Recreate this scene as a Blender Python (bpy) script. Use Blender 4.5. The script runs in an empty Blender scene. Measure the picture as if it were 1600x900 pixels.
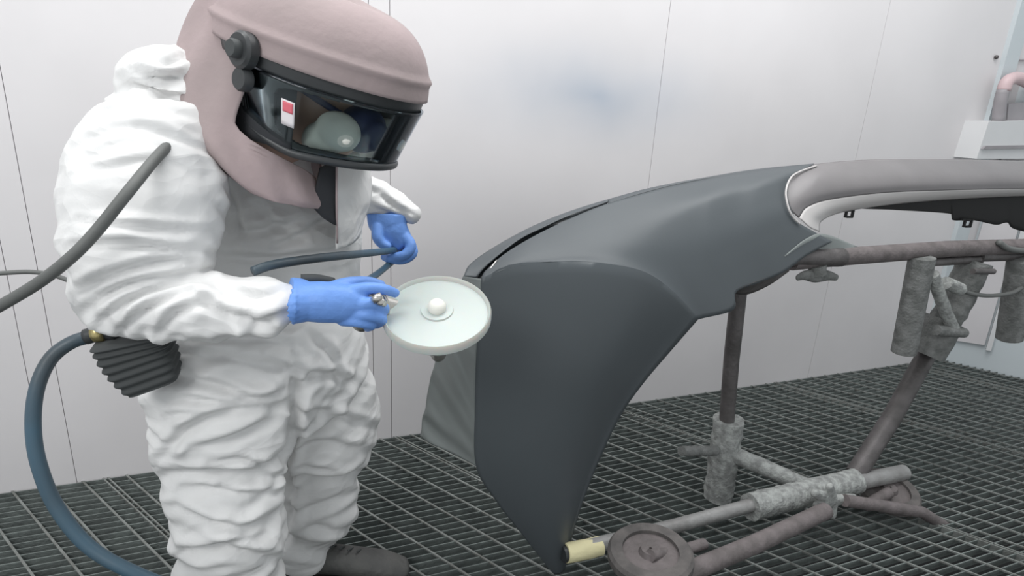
import bpy, bmesh, math, random
import numpy as np
from mathutils import Vector, Matrix, noise
random.seed(4); noise.seed_set(4)
S = bpy.context.scene
COL = S.collection

# ------------------------------------------------------------------ camera, world, lamps, exposure
FPX = 912.0; CAMH = 1.35
dn = np.array([-176., 3025., FPX]); dn /= np.linalg.norm(dn)          # world down in camera axes (x right, y down, z forward)
w1 = np.array([2391., -136., FPX]); w1 -= (w1@dn)*dn
AX = w1/np.linalg.norm(w1); AZ = -dn; AY = np.cross(AZ, AX)           # world axes in camera axes
W3 = np.stack([AX, AY, AZ])
def c2w(v): return Vector((W3@np.array(v, float)).tolist())
cam = bpy.data.objects.new('camera', bpy.data.cameras.new('camera')); COL.objects.link(cam)
r_, u_, b_ = c2w((1,0,0)), c2w((0,-1,0)), c2w((0,0,-1))
M = Matrix((r_, u_, b_)).transposed().to_4x4(); M.translation = Vector((0,0,CAMH)); cam.matrix_world = M
cam.data.sensor_width = 36; cam.data.lens = 36*FPX/1600; cam.data.clip_start = 0.02
S.camera = cam
S.view_settings.view_transform = 'Standard'; S.view_settings.look = 'None'
S.view_settings.gamma = 1; S.view_settings.use_curve_mapping = False
S.view_settings.exposure = 0.13
wd = bpy.data.worlds.new('booth_light'); S.world = wd; wd.use_nodes = True
bg = wd.node_tree.nodes['Background']; bg.inputs[0].default_value = (0.93, 0.97, 1.0, 1); bg.inputs[1].default_value = 0.66
def area(name, loc, target, sx, sy, power, col=(1,1,1)):
    l = bpy.data.lights.new(name, 'AREA'); l.shape = 'RECTANGLE'; l.size = sx; l.size_y = sy; l.energy = power; l.color = col
    o = bpy.data.objects.new(name, l); COL.objects.link(o); o.location = loc
    o.rotation_euler = (Vector(target)-Vector(loc)).to_track_quat('-Z', 'Y').to_euler(); return o
area('ceiling_lamp_panel', (1.0, 1.35, 3.3), (1.0, 1.3, 0), 4.2, 0.9, 75)
area('side_lamp_panel', (-1.7, -0.6, 2.7), (0.3, 1.5, 0.9), 1.6, 0.8, 34)

# ------------------------------------------------------------------ helpers
def ray(px, py):
    return c2w((px-800., py-450., FPX))
def at(px, py, Y):                                    # the point seen at a pixel that stands on the vertical plane Y
    r = ray(px, py); return Vector((0,0,CAMH)) + r*(Y/r.y)
def atz(px, py, z):
    r = ray(px, py); return Vector((0,0,CAMH)) + r*((z-CAMH)/r.z)
def mpp(px, py, Y):                                   # metres per pixel there
    r = ray(px, py); return Y/r.y
def project(P):                                       # numpy Nx3 -> px, py
    q = (np.asarray(P)-np.array([0,0,CAMH]))@W3
    return 800+FPX*q[:,0]/q[:,2], 450+FPX*q[:,1]/q[:,2]

MATS = {}
def mat(name, col, rough=0.6, metal=0.0, bump=0.0, bscale=60, vary=0.0, vscale=6, col2=None, spec=0.5, emis=None, alpha=None, stretch=None, detail=4, sheen=0, coat=0):
    m = bpy.data.materials.new(name); m.use_nodes = True; nt = m.node_tree; p = nt.nodes['Principled BSDF']
    p.inputs['Base Color'].default_value = (*col, 1); p.inputs['Roughness'].default_value = rough
    p.inputs['Metallic'].default_value = metal; p.inputs['Specular IOR Level'].default_value = spec
    if coat: p.inputs['Coat Weight'].default_value = coat
    tc = nt.nodes.new('ShaderNodeTexCoord'); mp = nt.nodes.new('ShaderNodeMapping')
    nt.links.new(tc.outputs['Object'], mp.inputs[0])
    if stretch: mp.inputs['Scale'].default_value = stretch
    if vary or col2:
        n = nt.nodes.new('ShaderNodeTexNoise'); n.inputs['Scale'].default_value = vscale; n.inputs['Detail'].default_value = detail
        nt.links.new(mp.outputs[0], n.inputs['Vector'])
        cr = nt.nodes.new('ShaderNodeValToRGB'); cr.color_ramp.elements[0].position = 0.35; cr.color_ramp.elements[1].position = 0.65
        c2 = col2 or tuple(c*(1-vary) for c in col)
        cr.color_ramp.elements[0].color = (*c2, 1); cr.color_ramp.elements[1].color = (*col, 1)
        nt.links.new(n.outputs[0], cr.inputs[0]); nt.links.new(cr.outputs[0], p.inputs['Base Color'])
    if bump:
        n2 = nt.nodes.new('ShaderNodeTexNoise'); n2.inputs['Scale'].default_value = bscale; n2.inputs['Detail'].default_value = 5
        nt.links.new(mp.outputs[0], n2.inputs['Vector'])
        b = nt.nodes.new('ShaderNodeBump'); b.inputs['Strength'].default_value = bump; b.inputs['Distance'].default_value = 0.01
        nt.links.new(n2.outputs[0], b.inputs['Height']); nt.links.new(b.outputs[0], p.inputs['Normal'])
    MATS[name] = m; return m

def link(name, bm, m, parent=None, smooth=True, angle=None):
    me = bpy.data.meshes.new(name); bmesh.ops.recalc_face_normals(bm, faces=bm.faces); bm.to_mesh(me); bm.free()
    me.materials.append(m)
    if smooth:
        me.polygons.foreach_set('use_smooth', [True]*len(me.polygons))
        if angle: me.set_sharp_from_angle(angle=math.radians(angle))
    o = bpy.data.objects.new(name, me); COL.objects.link(o)
    if parent:
        o.parent = parent; o.matrix_parent_inverse = parent.matrix_basis.inverted()
    return o
def thing(name, label, cat, loc, group=None):
    o = bpy.data.objects.new(name, None); COL.objects.link(o); o.location = loc; o.empty_display_size = .1
    o['label'] = label; o['category'] = cat
    if group: o['group'] = group
    return o
def tag(o, label, cat, group=None):
    o['label'] = label; o['category'] = cat
    if group: o['group'] = group
    return o
def struct(o): o['kind'] = 'structure'; return o
def add_box(bm, c, size, rot=None):
    r = bmesh.ops.create_cube(bm, size=1)
    mt = Matrix.Translation(c) @ (rot.to_4x4() if rot else Matrix.Identity(4)) @ Matrix.Diagonal((*size, 1))
    bmesh.ops.transform(bm, matrix=mt, verts=r['verts']); return r['verts']
def catmull(pts, n):
    """pts: list of tuples of floats; returns n interpolated rows"""
    P = np.array(pts, float); k = len(P)
    if k == 2:
        t = np.linspace(0, 1, n)[:,None]; return P[0]*(1-t)+P[1]*t
    P = np.vstack([2*P[0]-P[1], P, 2*P[-1]-P[-2]])
    out = []
    for s in np.linspace(0, k-1, n):
        i = min(int(s), k-2); t = s-i
        a, b, c, d = P[i:i+4]
        out.append(0.5*((2*b)+(-a+c)*t+(2*a-5*b+4*c-d)*t*t+(-a+3*b-3*c+d)*t**3))
    return np.array(out)
def sweep(bm, rows, up=Vector((0,1,0)), n=16, cap=True, power=2.0, rnd=0):
    """rows: (x,y,z, ra, rb): ra across (perpendicular to up), rb along 'up'"""
    rings = []; R = np.array(rows); k = len(R)
    for i in range(k):
        c = Vector(R[i,:3]); t = Vector(R[min(i+1,k-1),:3]) - Vector(R[max(i-1,0),:3])
        t.normalize(); a = t.cross(up)
        if a.length < 1e-3: a = t.cross(Vector((1,0,.2)))
        a.normalize(); b = a.cross(t).normalized()
        ring = []
        for j in range(n):
            th = 2*math.pi*j/n; cs, sn = math.cos(th), math.sin(th)
            e = 2/power
            x = math.copysign(abs(cs)**e, cs)*R[i,3]; y = math.copysign(abs(sn)**e, sn)*R[i,4]
            q = c+a*x+b*y
            if rnd: q += (q-c)*rnd*noise.noise(q*38)
            ring.append(bm.verts.new(q))
        rings.append(ring)
    for i in range(k-1):
        for j in range(n):
            bm.faces.new((rings[i][j], rings[i][(j+1)%n], rings[i+1][(j+1)%n], rings[i+1][j]))
    if cap:
        bm.faces.new(rings[0][::-1]); bm.faces.new(rings[-1])
def prow(px, py, Y, rpx, rb=None):                    # a pixel-calibrated ring: rpx in pixels across, rb metres in depth
    p = at(px, py, Y); r = rpx*mpp(px, py, Y)
    return (p.x, p.y, p.z, r, r if rb is None else rb)
def limb(bm, ctrl, n=24, m=20, up=Vector((0,1,0)), power=2.0, endcap=True):
    rows = catmull([prow(*c) for c in ctrl], n)
    rows[:,3:] = np.maximum(rows[:,3:], 0.002)
    if endcap:
        a, b = rows[0].copy(), rows[-1].copy()
        ta = rows[0,:3]-rows[1,:3]; ta /= np.linalg.norm(ta); tb = rows[-1,:3]-rows[-2,:3]; tb /= np.linalg.norm(tb)
        pre, post = [], []
        for f in (.95, .75, .4):
            q = a.copy(); h = math.sqrt(1-f*f)*min(a[3],a[4])*.8; q[:3] += ta*h; q[3:] *= f; pre.append(q)
            q = b.copy(); h = math.sqrt(1-f*f)*min(b[3],b[4])*.8; q[:3] += tb*h; q[3:] *= f; post.append(q)
        rows = np.vstack([pre[::-1], rows, post])
    sweep(bm, rows, up, m, True, power); return rows
def tube(bm, pts, r, n=12, seg=None, rnd=0):
    """pts Vectors, round tube"""
    rows = [(*p, r, r) for p in pts]
    if seg: rows = catmull(rows, seg)
    up = Vector((0,1,0)); t = (Vector(rows[-1][:3])-Vector(rows[0][:3])).normalized()
    if abs(t.dot(up)) > .85: up = Vector((0,0,1))
    sweep(bm, rows, up, n, True, 2.0, rnd)
def remeshed(name, bm, m, parent, voxel, smooth_it=4, fac=0.5):
    me = bpy.data.meshes.new(name); bmesh.ops.recalc_face_normals(bm, faces=bm.faces); bm.to_mesh(me); bm.free()
    o = bpy.data.objects.new(name, me); COL.objects.link(o)
    md = o.modifiers.new('r', 'REMESH'); md.mode = 'VOXEL'; md.voxel_size = voxel; md.use_smooth_shade = True
    if smooth_it:
        sm = o.modifiers.new('s', 'SMOOTH'); sm.factor = fac; sm.iterations = smooth_it
    dg = bpy.context.evaluated_depsgraph_get(); dg.update()
    ne = bpy.data.meshes.new_from_object(o.evaluated_get(dg)); o.modifiers.clear(); o.data = ne
    bpy.data.meshes.remove(me); ne.name = name
    ne.materials.clear(); ne.materials.append(m)
    ne.polygons.foreach_set('use_smooth', [True]*len(ne.polygons))
    if parent:
        o.parent = parent; o.matrix_parent_inverse = parent.matrix_basis.inverted()
    return o
def coons(bm, bottom, top, left, right, nu, nv, bulge=None, soft=0):
    """four boundary polylines of (px,py,Y); left: bottom->top, right: bottom->top"""
    C = lambda L, n: L if isinstance(L, np.ndarray) else catmull([tuple(at(*p)) for p in L], n)
    B, T, L, R = C(bottom,nu), C(top,nu), C(left,nv), C(right,nv)
    dev = np.zeros_like(B)
    if soft:
        Bs = B.copy()
        for _ in range(soft): Bs[1:-1] = .5*Bs[1:-1]+.25*(Bs[:-2]+Bs[2:])
        dev = B-Bs; B = Bs
    V = [[None]*nu for _ in range(nv)]
    for j in range(nv):
        v = j/(nv-1)
        for i in range(nu):
            u = i/(nu-1)
            p = (1-v)*B[i]+v*T[i]+(1-u)*L[j]+u*R[j]-((1-u)*(1-v)*B[0]+u*(1-v)*B[-1]+(1-u)*v*T[0]+u*v*T[-1])
            p = Vector(p+dev[i]*(1-v)**5)
            if bulge: p += bulge(u, v)
            V[j][i] = bm.verts.new(p)
    for j in range(nv-1):
        for i in range(nu-1):
            try: bm.faces.new((V[j][i], V[j][i+1], V[j+1][i+1], V[j+1][i]))
            except ValueError: pass
    return V
def solid(o, t, off=1.0):
    m = o.modifiers.new('thick', 'SOLIDIFY'); m.thickness = t; m.offset = off; return o

# ------------------------------------------------------------------ materials
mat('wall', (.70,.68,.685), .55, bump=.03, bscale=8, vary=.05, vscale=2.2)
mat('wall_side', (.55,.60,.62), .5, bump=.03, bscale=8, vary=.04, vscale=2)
mat('seam', (.16,.16,.16), .8)
mat('grate', (.17,.195,.185), .6, metal=.1, bump=.3, bscale=120, col2=(.11,.125,.12), vscale=14)
mat('grate_rod', (.21,.225,.215), .6, metal=.1, bump=.3, bscale=120, col2=(.13,.135,.125), vscale=20)
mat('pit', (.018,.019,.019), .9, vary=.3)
mat('tyvek', (.72,.718,.71), .62, bump=.14, bscale=34, vary=.03, vscale=3, spec=.35)
mat('glove', (.15,.31,.72), .5, bump=.22, bscale=55, vary=.14, vscale=14, spec=.4)
mat('mauve', (.36,.285,.285), .85, bump=.12, bscale=70, col2=(.27,.225,.22), vscale=4)
mat('mauve_lining', (.29,.265,.245), .9, bump=.1, bscale=70, vary=.12)
mat('black_plastic', (.035,.038,.04), .42, bump=.05, bscale=90)
mat('dark_rubber', (.05,.055,.056), .7, bump=.1, bscale=60)
mat('shoe', (.055,.055,.054), .6, bump=.35, bscale=60, col2=(.09,.09,.085), vscale=12)
mat('sole', (.025,.025,.025), .8)
mat('skin', (.55,.36,.28), .55)
mat('eye', (.8,.8,.8), .2)
mat('dark_cloth', (.03,.032,.036), .9)
mat('primer', (.072,.083,.09), .45, bump=.02, bscale=220, vary=.07, vscale=3, spec=.4)
mat('primer_lit', (.20,.22,.215), .5, bump=.03, bscale=100, vary=.12, vscale=5)  # lighter copy of the primer: light on the side return put into its colour
mat('groove', (.022,.026,.029), .25)
mat('bare_plastic', (.18,.17,.172), .45, bump=.04, bscale=60, vary=.12, vscale=5, spec=.5)
mat('bare_lip', (.5,.48,.47), .38, bump=.03, bscale=80)
mat('matt_black', (.012,.012,.012), .8)
mat('steel', (.125,.115,.115), .5, metal=.35, bump=.25, bscale=70, col2=(.075,.07,.068), vscale=12)
mat('steel_light', (.30,.30,.295), .5, metal=.2, bump=.25, bscale=70, col2=(.2,.195,.19), vscale=12)
mat('crust', (.36,.375,.36), .9, bump=.55, bscale=130, col2=(.2,.205,.2), vscale=45)
mat('crust_dark', (.19,.195,.19), .9, bump=.5, bscale=120, col2=(.11,.115,.11), vscale=30)
mat('rust', (.15,.13,.13), .7, bump=.3, bscale=80, col2=(.10,.088,.086), vscale=20)
mat('tyre', (.075,.07,.068), .85, bump=.4, bscale=60, col2=(.12,.11,.105), vscale=22)
mat('tape', (.78,.72,.44), .7, bump=.3, bscale=50, vary=.1)
mat('hose_blue', (.045,.10,.145), .45, bump=.05, col2=(.055,.065,.07), vscale=3.5)
mat('hose_grey', (.12,.125,.12), .6, bump=.1, vary=.15, vscale=8)
mat('brass', (.5,.42,.2), .35, metal=.8)
mat('nickel', (.55,.53,.5), .3, metal=.9)
mat('white_box', (.66,.665,.67), .5, vary=.03)
mat('pale_panel', (.62,.6,.61), .5, vary=.03)
mat('pipe_grey', (.35,.33,.345), .5, vary=.2, vscale=4)
mat('pipe_pink', (.62,.47,.48), .5, vary=.1)
mat('label_white', (.8,.76,.77), .5)
mat('label_red', (.75,.16,.2), .5)
mat('filter', (.80,.79,.72), .8, bump=.1, bscale=60, vary=.1)
mat('navy', (.02,.03,.09), .5)
def crumple(m):
    nt = m.node_tree; p = nt.nodes['Principled BSDF']; prev = p.inputs['Normal'].links[0].from_socket
    tc = nt.nodes.new('ShaderNodeTexCoord'); mp = nt.nodes.new('ShaderNodeMapping'); mp.inputs['Scale'].default_value = (.7,.7,1.3)
    n = nt.nodes.new('ShaderNodeTexNoise'); n.inputs['Scale'].default_value = 6; n.inputs['Detail'].default_value = 2
    ad = nt.nodes.new('ShaderNodeVectorMath'); ad.operation = 'MULTIPLY_ADD'; ad.inputs[1].default_value = (.16,.16,.16)
    nt.links.new(tc.outputs['Object'], mp.inputs[0]); nt.links.new(mp.outputs[0], n.inputs['Vector']); nt.links.new(n.outputs['Color'], ad.inputs[0]); nt.links.new(mp.outputs[0], ad.inputs[2])
    for sc, st in ((11, .55), (24, .3)):
        v = nt.nodes.new('ShaderNodeTexVoronoi'); v.feature = 'F1'; v.inputs['Scale'].default_value = sc
        nt.links.new(ad.outputs[0], v.inputs['Vector'])
        b = nt.nodes.new('ShaderNodeBump'); b.inputs['Strength'].default_value = st; b.inputs['Distance'].default_value = .012
        nt.links.new(v.outputs['Distance'], b.inputs['Height']); nt.links.new(prev, b.inputs['Normal']); prev = b.outputs[0]
    nt.links.new(prev, p.inputs['Normal'])
crumple(MATS['tyvek'])
def cup_material():
    m = mat('cup_plastic', (.56,.61,.58), .38, bump=.03); p = m.node_tree.nodes['Principled BSDF']
    p.inputs['Transmission Weight'].default_value = .18; p.inputs['Subsurface Weight'].default_value = .2
    p.inputs['Alpha'].default_value = 1
cup_material()
def visor_material():
    m = bpy.data.materials.new('visor_clear'); m.use_nodes = True; nt = m.node_tree; nt.nodes.clear()
    o = nt.nodes.new('ShaderNodeOutputMaterial'); t = nt.nodes.new('ShaderNodeBsdfTransparent'); t.inputs[0].default_value = (.86,.9,.9,1)
    g = nt.nodes.new('ShaderNodeBsdfGlossy'); g.inputs['Roughness'].default_value = .08; g.inputs[0].default_value = (.9,.95,1,1)
    fr = nt.nodes.new('ShaderNodeFresnel'); fr.inputs[0].default_value = 1.35
    mx = nt.nodes.new('ShaderNodeMixShader'); nt.links.new(fr.outputs[0], mx.inputs[0]); nt.links.new(t.outputs[0], mx.inputs[1]); nt.links.new(g.outputs[0], mx.inputs[2])
    nt.links.new(mx.outputs[0], o.inputs[0]); MATS['visor_clear'] = m
visor_material()

# ------------------------------------------------------------------ the room
YW = atz(0, 770, 0).y                                   # back wall plane
XC = atz(1470, 560, 0).x                                # corner
def wall_stain(m):                                      # bluish overspray smudge high on the back wall
    nt = m.node_tree; p = nt.nodes['Principled BSDF']; src = p.inputs['Base Color'].links[0].from_socket
    tc = nt.nodes.new('ShaderNodeTexCoord'); mp = nt.nodes.new('ShaderNodeMapping'); nt.links.new(tc.outputs['Object'], mp.inputs[0])
    c = at(930, 150, YW); sx, sz = .95, .30
    mp.inputs['Scale'].default_value = (1/sx, 0, 1/sz); mp.inputs['Location'].default_value = (-c.x/sx, 0, -c.z/sz)
    gr = nt.nodes.new('ShaderNodeTexGradient'); gr.gradient_type = 'QUADRATIC_SPHERE'; nt.links.new(mp.outputs[0], gr.inputs[0])
    n = nt.nodes.new('ShaderNodeTexNoise'); n.inputs['Scale'].default_value = 3.0; nt.links.new(tc.outputs['Object'], n.inputs[0])
    mu = nt.nodes.new('ShaderNodeMath'); mu.operation = 'MULTIPLY'; nt.links.new(gr.outputs[0], mu.inputs[0]); nt.links.new(n.outputs[0], mu.inputs[1])
    m2 = nt.nodes.new('ShaderNodeMath'); m2.operation = 'MULTIPLY'; m2.use_clamp = True; m2.inputs[1].default_value = 1.3; nt.links.new(mu.outputs[0], m2.inputs[0])
    mx = nt.nodes.new('ShaderNodeMixRGB'); mx.inputs[2].default_value = (.36,.42,.5,1)
    nt.links.new(m2.outputs[0], mx.inputs[0]); nt.links.new(src, mx.inputs[1]); nt.links.new(mx.outputs[0], p.inputs['Base Color'])
wall_stain(MATS['wall'])
seams = [atz(px, py, 0).x for px, py in ((77,759),(120,753),(585,686),(612,683),(971,631),(1262,590))]
edges = [-3.2] + seams + [XC]
bm = bmesh.new(); G = .0022
for i in range(len(edges)-1):
    a = edges[i]+G/2; b = edges[i+1]-G/2
    add_box(bm, ((a+b)/2, YW+.0125, 1.3), (b-a, .025, 3.0))
w = struct(link('wall_back', bm, MATS['wall'], smooth=False)); w.data.name = 'wall_back'
bm = bmesh.new(); add_box(bm, ((XC-3.2)/2, YW+.035, 1.3), (XC+3.2, .015, 3.0)); struct(link('trim_1', bm, MATS['seam'], smooth=False))
# the side wall runs at its own angle from the corner
C0 = atz(1470, 560, 0); C1 = atz(1600, 590, 0); sd = (C1-C0); sd.z = 0; sd.normalize(); sn = Vector((-sd.y, sd.x, 0))
if sn.x < 0: sn = -sn
def side_rot(): return Matrix((sd, sn, Vector((0,0,1)))).transposed()
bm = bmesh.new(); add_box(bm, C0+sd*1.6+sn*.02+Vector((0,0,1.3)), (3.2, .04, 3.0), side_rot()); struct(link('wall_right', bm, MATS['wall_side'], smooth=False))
def on_side(px, py, off=0):                             # pixel -> side wall plane (offset towards the room)
    r = ray(px, py); o = Vector((0,0,CAMH)); q = C0 - sn*off
    return o + r*((q-o).dot(sn)/r.dot(sn))

# grating floor: load bars along X, cross rods along the side-wall direction
bm = bmesh.new()
PV = None
u0 = atz(197,746,0); 
ys = []
ya = atz(0,778.3,0).y; yb = atz(0,891.7,0).y; pitch = (ya-yb)/13
y = YW - .008
while y > -0.2: ys.append(y); y -= pitch
XL, XR = -1.9, XC+1.2
for y in ys:
    xr = XC + (YW-y)*(sd.x/abs(sd.y)) - .01
    add_box(bm, ((XL+xr)/2, y, -.0125), (xr-XL, .0035, .025))
floor = struct(link('floor', bm, MATS['grate'], smooth=False))
bm = bmesh.new()
SL = (YW+.2)/abs(sd.y)                                   # rod length to reach y=-0.2
scale = CAMH/1.6
def xw(u): return atz(17,770,0).x + (u-.163)*scale
us = [(.163-.1207*k) for k in range(-2, 16)] + [(.563+.1207*k) for k in range(10)] + [(1.804+.1207*k) for k in range(10)] + [(3.045+.1207*k) for k in range(10)] + [(4.286+.1207*k) for k in range(10)] + [(5.527+.1207*k) for k in range(10)]
joints = [.487, 1.728, 2.969, 4.21, 5.451, -.754]
def rod(x, w, h, z, m):
    a = Vector((x, YW, z)); L = SL
    if x > XC: return
    add_box(m, a+sd*L/2, (L, w, h), side_rot())
for u in us: rod(xw(u), .0065, .006, -.0015, bm)
for u in joints:
    rod(xw(u)-.0075, .005, .026, -.0115, bm); rod(xw(u)+.0075, .005, .026, -.0115, bm)
# rods east of the corner meet the side wall, so they start there
struct(link('floor_cross_rods', bm, MATS['grate_rod'], smooth=False))
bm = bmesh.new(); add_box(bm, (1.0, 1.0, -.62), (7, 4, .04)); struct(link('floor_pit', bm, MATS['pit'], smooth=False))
# trims and fittings at the far right
bm = bmesh.new()
for x0, x1 in ((1434,1452),):
    a = atz(x0, 566, 0); b = atz(x1, 563, 0)
    add_box(bm, ((a.x+b.x)/2, YW-.012, 1.3), (b.x-a.x, .024, 2.6))
struct(link('trim_2', bm, MATS['wall_side'], smooth=False))
def side_panel(bm, pts, off):                           # polygon on the side wall, extruded off it
    f = [bm.verts.new(on_side(*p)-sn*off) for p in pts]; g = [bm.verts.new(on_side(*p)+sn*-.0005) for p in pts]
    bm.faces.new(f); bm.faces.new(g[::-1])
    for i in range(len(pts)): j = (i+1)%len(pts); bm.faces.new((f[i], f[j], g[j], g[i]))
bm = bmesh.new(); side_panel(bm, [(1482,529),(1538,538),(1622,250),(1566,244)], .02)
t = thing('wall_panel', 'pale board fixed low on the right wall beside the corner', 'panel', on_side(1500,532))
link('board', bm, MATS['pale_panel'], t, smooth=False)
bm = bmesh.new(); side_panel(bm, [(1540,545),(1548,546),(1634,252),(1626,250)], .03)
link('edge_strip', bm, MATS['white_box'], t, smooth=False)
Yb = YW-.12
def slab(bm, pts, Y, th):
    f = [bm.verts.new(at(*p, Y)) for p in pts]; g = [bm.verts.new(at(*p, Y)+Vector((0,th,0))) for p in pts]
    bm.faces.new(f); bm.faces.new(g[::-1])
    for i in range(len(pts)): j = (i+1)%len(pts); bm.faces.new((f[i], f[j], g[j], g[i]))
t = thing('control_box', 'white box on the wall at the right, above the bumper', 'box', at(1560,248,Yb))
bm = bmesh.new(); slab(bm, [(1526,248),(1545,190),(1618,188),(1618,248)], Yb, .12); link('housing', bm, MATS['white_box'], t, smooth=False)
bm = bmesh.new(); slab(bm, [(1536,233),(1541,228),(1618,227),(1618,232)], Yb-.012, .012); link('lid_edge', bm, MATS['pipe_grey'], t, smooth=False)
t = thing('pipe_bend', 'grey and pink pipe bending over, above the white wall box', 'pipe', at(1565,190,Yb+.04))
s_ = mpp(1565,150,Yb)
bm = bmesh.new(); tube(bm, [at(1560,190,Yb+.05), at(1563,160,Yb+.05), at(1568,140,Yb+.05)], 9*s_, seg=8); link('upright', bm, MATS['pipe_grey'], t)
bm = bmesh.new(); tube(bm, [at(1568,142,Yb+.05), at(1574,127,Yb+.05), at(1590,122,Yb+.05), at(1612,132,Yb+.05), at(1630,150,Yb+.05)], 9.5*s_, seg=16); link('elbow', bm, MATS['pipe_pink'], t)
bm = bmesh.new(); slab(bm, [(1574,190),(1576,162),(1640,158),(1640,190)], Yb+.05, .03); link('bracket', bm, MATS['pipe_grey'], t, smooth=False)
bm = bmesh.new(); tube(bm, [at(1576,93.5,YW-.01), at(1640,95,YW-.01)], 1.6*s_)
tag(link('wall_rail', bm, MATS['pipe_grey']), 'thin grey rail on the wall, high in the right corner of the photo', 'rail')
bm = bmesh.new(); tube(bm, [at(1557,89,YW-.012), at(1557,89.5,YW+.001)], 3*s_); 
tag(link('wall_hook', bm, MATS['steel']), 'small dark stud on the back wall beside the thin rail', 'hook')

# ------------------------------------------------------------------ the stand
st = thing('bumper_stand', 'overspray-crusted wheeled steel stand of tubes holding up the bumper', 'stand', (at(1300,790,1.3).x, 1.3, 0))
def T(name, pts, rpx, m, rnd=0, seg=None, n=14, parent=None, label=None):
    P = [at(*p) for p in pts]; q = pts[len(pts)//2]; b = bmesh.new()
    if rnd and not seg: 
        L = (P[-1]-P[0]).length; seg = max(4, int(L/.008))
    tube(b, P, rpx*mpp(*q), n, seg, rnd); o = link(name, b, MATS[m], parent or st, angle=40)
    if label: o['label'] = label
    return o
YP = atz(1132,775,0).y
T('post', [(1156,440,YP),(1143,560,YP),(1133,690,YP)], 12, 'steel')
T('post_sleeve', [(1139,655,YP),(1122,776,YP)], 22, 'crust', .12, n=18, label='rough overspray-crusted sleeve')
T('sleeve_stub', [(1118,704,YP-.03),(1065,705,YP-.06)], 8, 'crust_dark', .1)
T('brace', [(1140,708,YP-.02),(1200,733,YP-.12),(1262,762,YP-.2)], 13, 'crust', .08)
YB0, YB1 = 1.25, 1.27
T('base_bar', [(888,862,1.2),(1040,826,1.2),(1178,788,1.22)], 11, 'steel_light')
T('base_sleeve', [(1172,792,1.22),(1336,752,1.24)], 19, 'crust', .08, n=18)
T('base_bar', [(1330,755,1.24),(1412,738,1.25)], 12, 'steel_light')
T('tape_wrap', [(884,864,1.2),(912,859,1.2),(938,853,1.2)], 15, 'tape', .05, label='yellow masking tape wrapped round the bar end')
T('bar_end', [(879,866,1.2),(888,864,1.2)], 13, 'black_plastic')
T('leaning_post', [(1458,535,1.42),(1395,650,1.34),(1336,742,1.27)], 14, 'steel')
T('leaning_sleeve', [(1525,408,1.36),(1490,478,1.37),(1450,548,1.38)], 22, 'crust_dark', .1, n=18)
T('clamp_collar', [(1476,500,1.36),(1446,552,1.37)], 27, 'crust_dark', .06, n=18)
T('foot_bar', [(1290,798,1.13),(1180,850,1.06),(1060,900,1.0)], 14, 'rust')
T('foot_bar', [(1320,782,1.15),(1440,800,1.12),(1500,838,1.08)], 9, 'rust')
# cross bar that carries the bumper
T('cross_bar', [(1236,408,1.36),(1330,400,1.36),(1480,389,1.36),(1660,383,1.36)], 13, 'rust')
T('cross_bar_socket', [(1222,401,1.355),(1314,402,1.355)], 15, 'steel', .04)
T('under_bar', [(1452,410,1.36),(1532,405,1.36)], 6.5, 'steel')
T('under_bar', [(1530,401,1.36),(1660,398,1.36)], 7.5, 'steel')
T('padded_arm', [(1441,402,1.33),(1412,550,1.33)], 17.5, 'crust_dark', .015, n=20, label='hanging arm wrapped in grey padding')
T('padded_arm', [(1596,405,1.33),(1577,528,1.33)], 17.5, 'crust_dark', .015, n=20, label='hanging arm wrapped in grey padding')
T('lever', [(1457,428,1.31),(1475,480,1.31),(1492,520,1.31)], 9, 'crust', .05)
T('stub_handle', [(1462,516,1.3),(1506,520,1.3)], 8, 'crust_dark', .08)
T('stub_handle', [(1520,424,1.3),(1552,424,1.3)], 4.5, 'steel')
T('stub_handle', [(1478,442,1.3),(1500,452,1.3)], 10, 'crust', .08)
# wing knob under the socket
k = T('clamp_screw', [(1277,414,1.35),(1277,428,1.35)], 13, 'crust_dark', .04)
b = bmesh.new(); limb(b, [(1246,434,1.35,5,.006),(1258,430,1.35,8,.009),(1276,431,1.35,11,.012),(1294,431,1.35,8,.009),(1307,434,1.35,5,.006)], 24, 14)
link('wing_knob', b, MATS['crust_dark'], st)
# star knob on the base sleeve
b = bmesh.new()
for a_, c_ in (((1300,782),(1272,770)),((1300,782),(1334,778)),((1300,782),(1300,806)),((1300,782),(1296,760)),((1300,782),(1275,790))):
    limb(b, [(a_[0],a_[1],1.17,9,.016),((a_[0]+c_[0])/2,(a_[1]+c_[1])/2,1.165,9,.014),(c_[0],c_[1],1.16,7,.012)], 8, 12)
remeshed('star_knob', b, MATS['crust'], st, .004, 3)
T('knob_stem', [(1300,778,1.24),(1300,780,1.17)], 7, 'crust')
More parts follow.
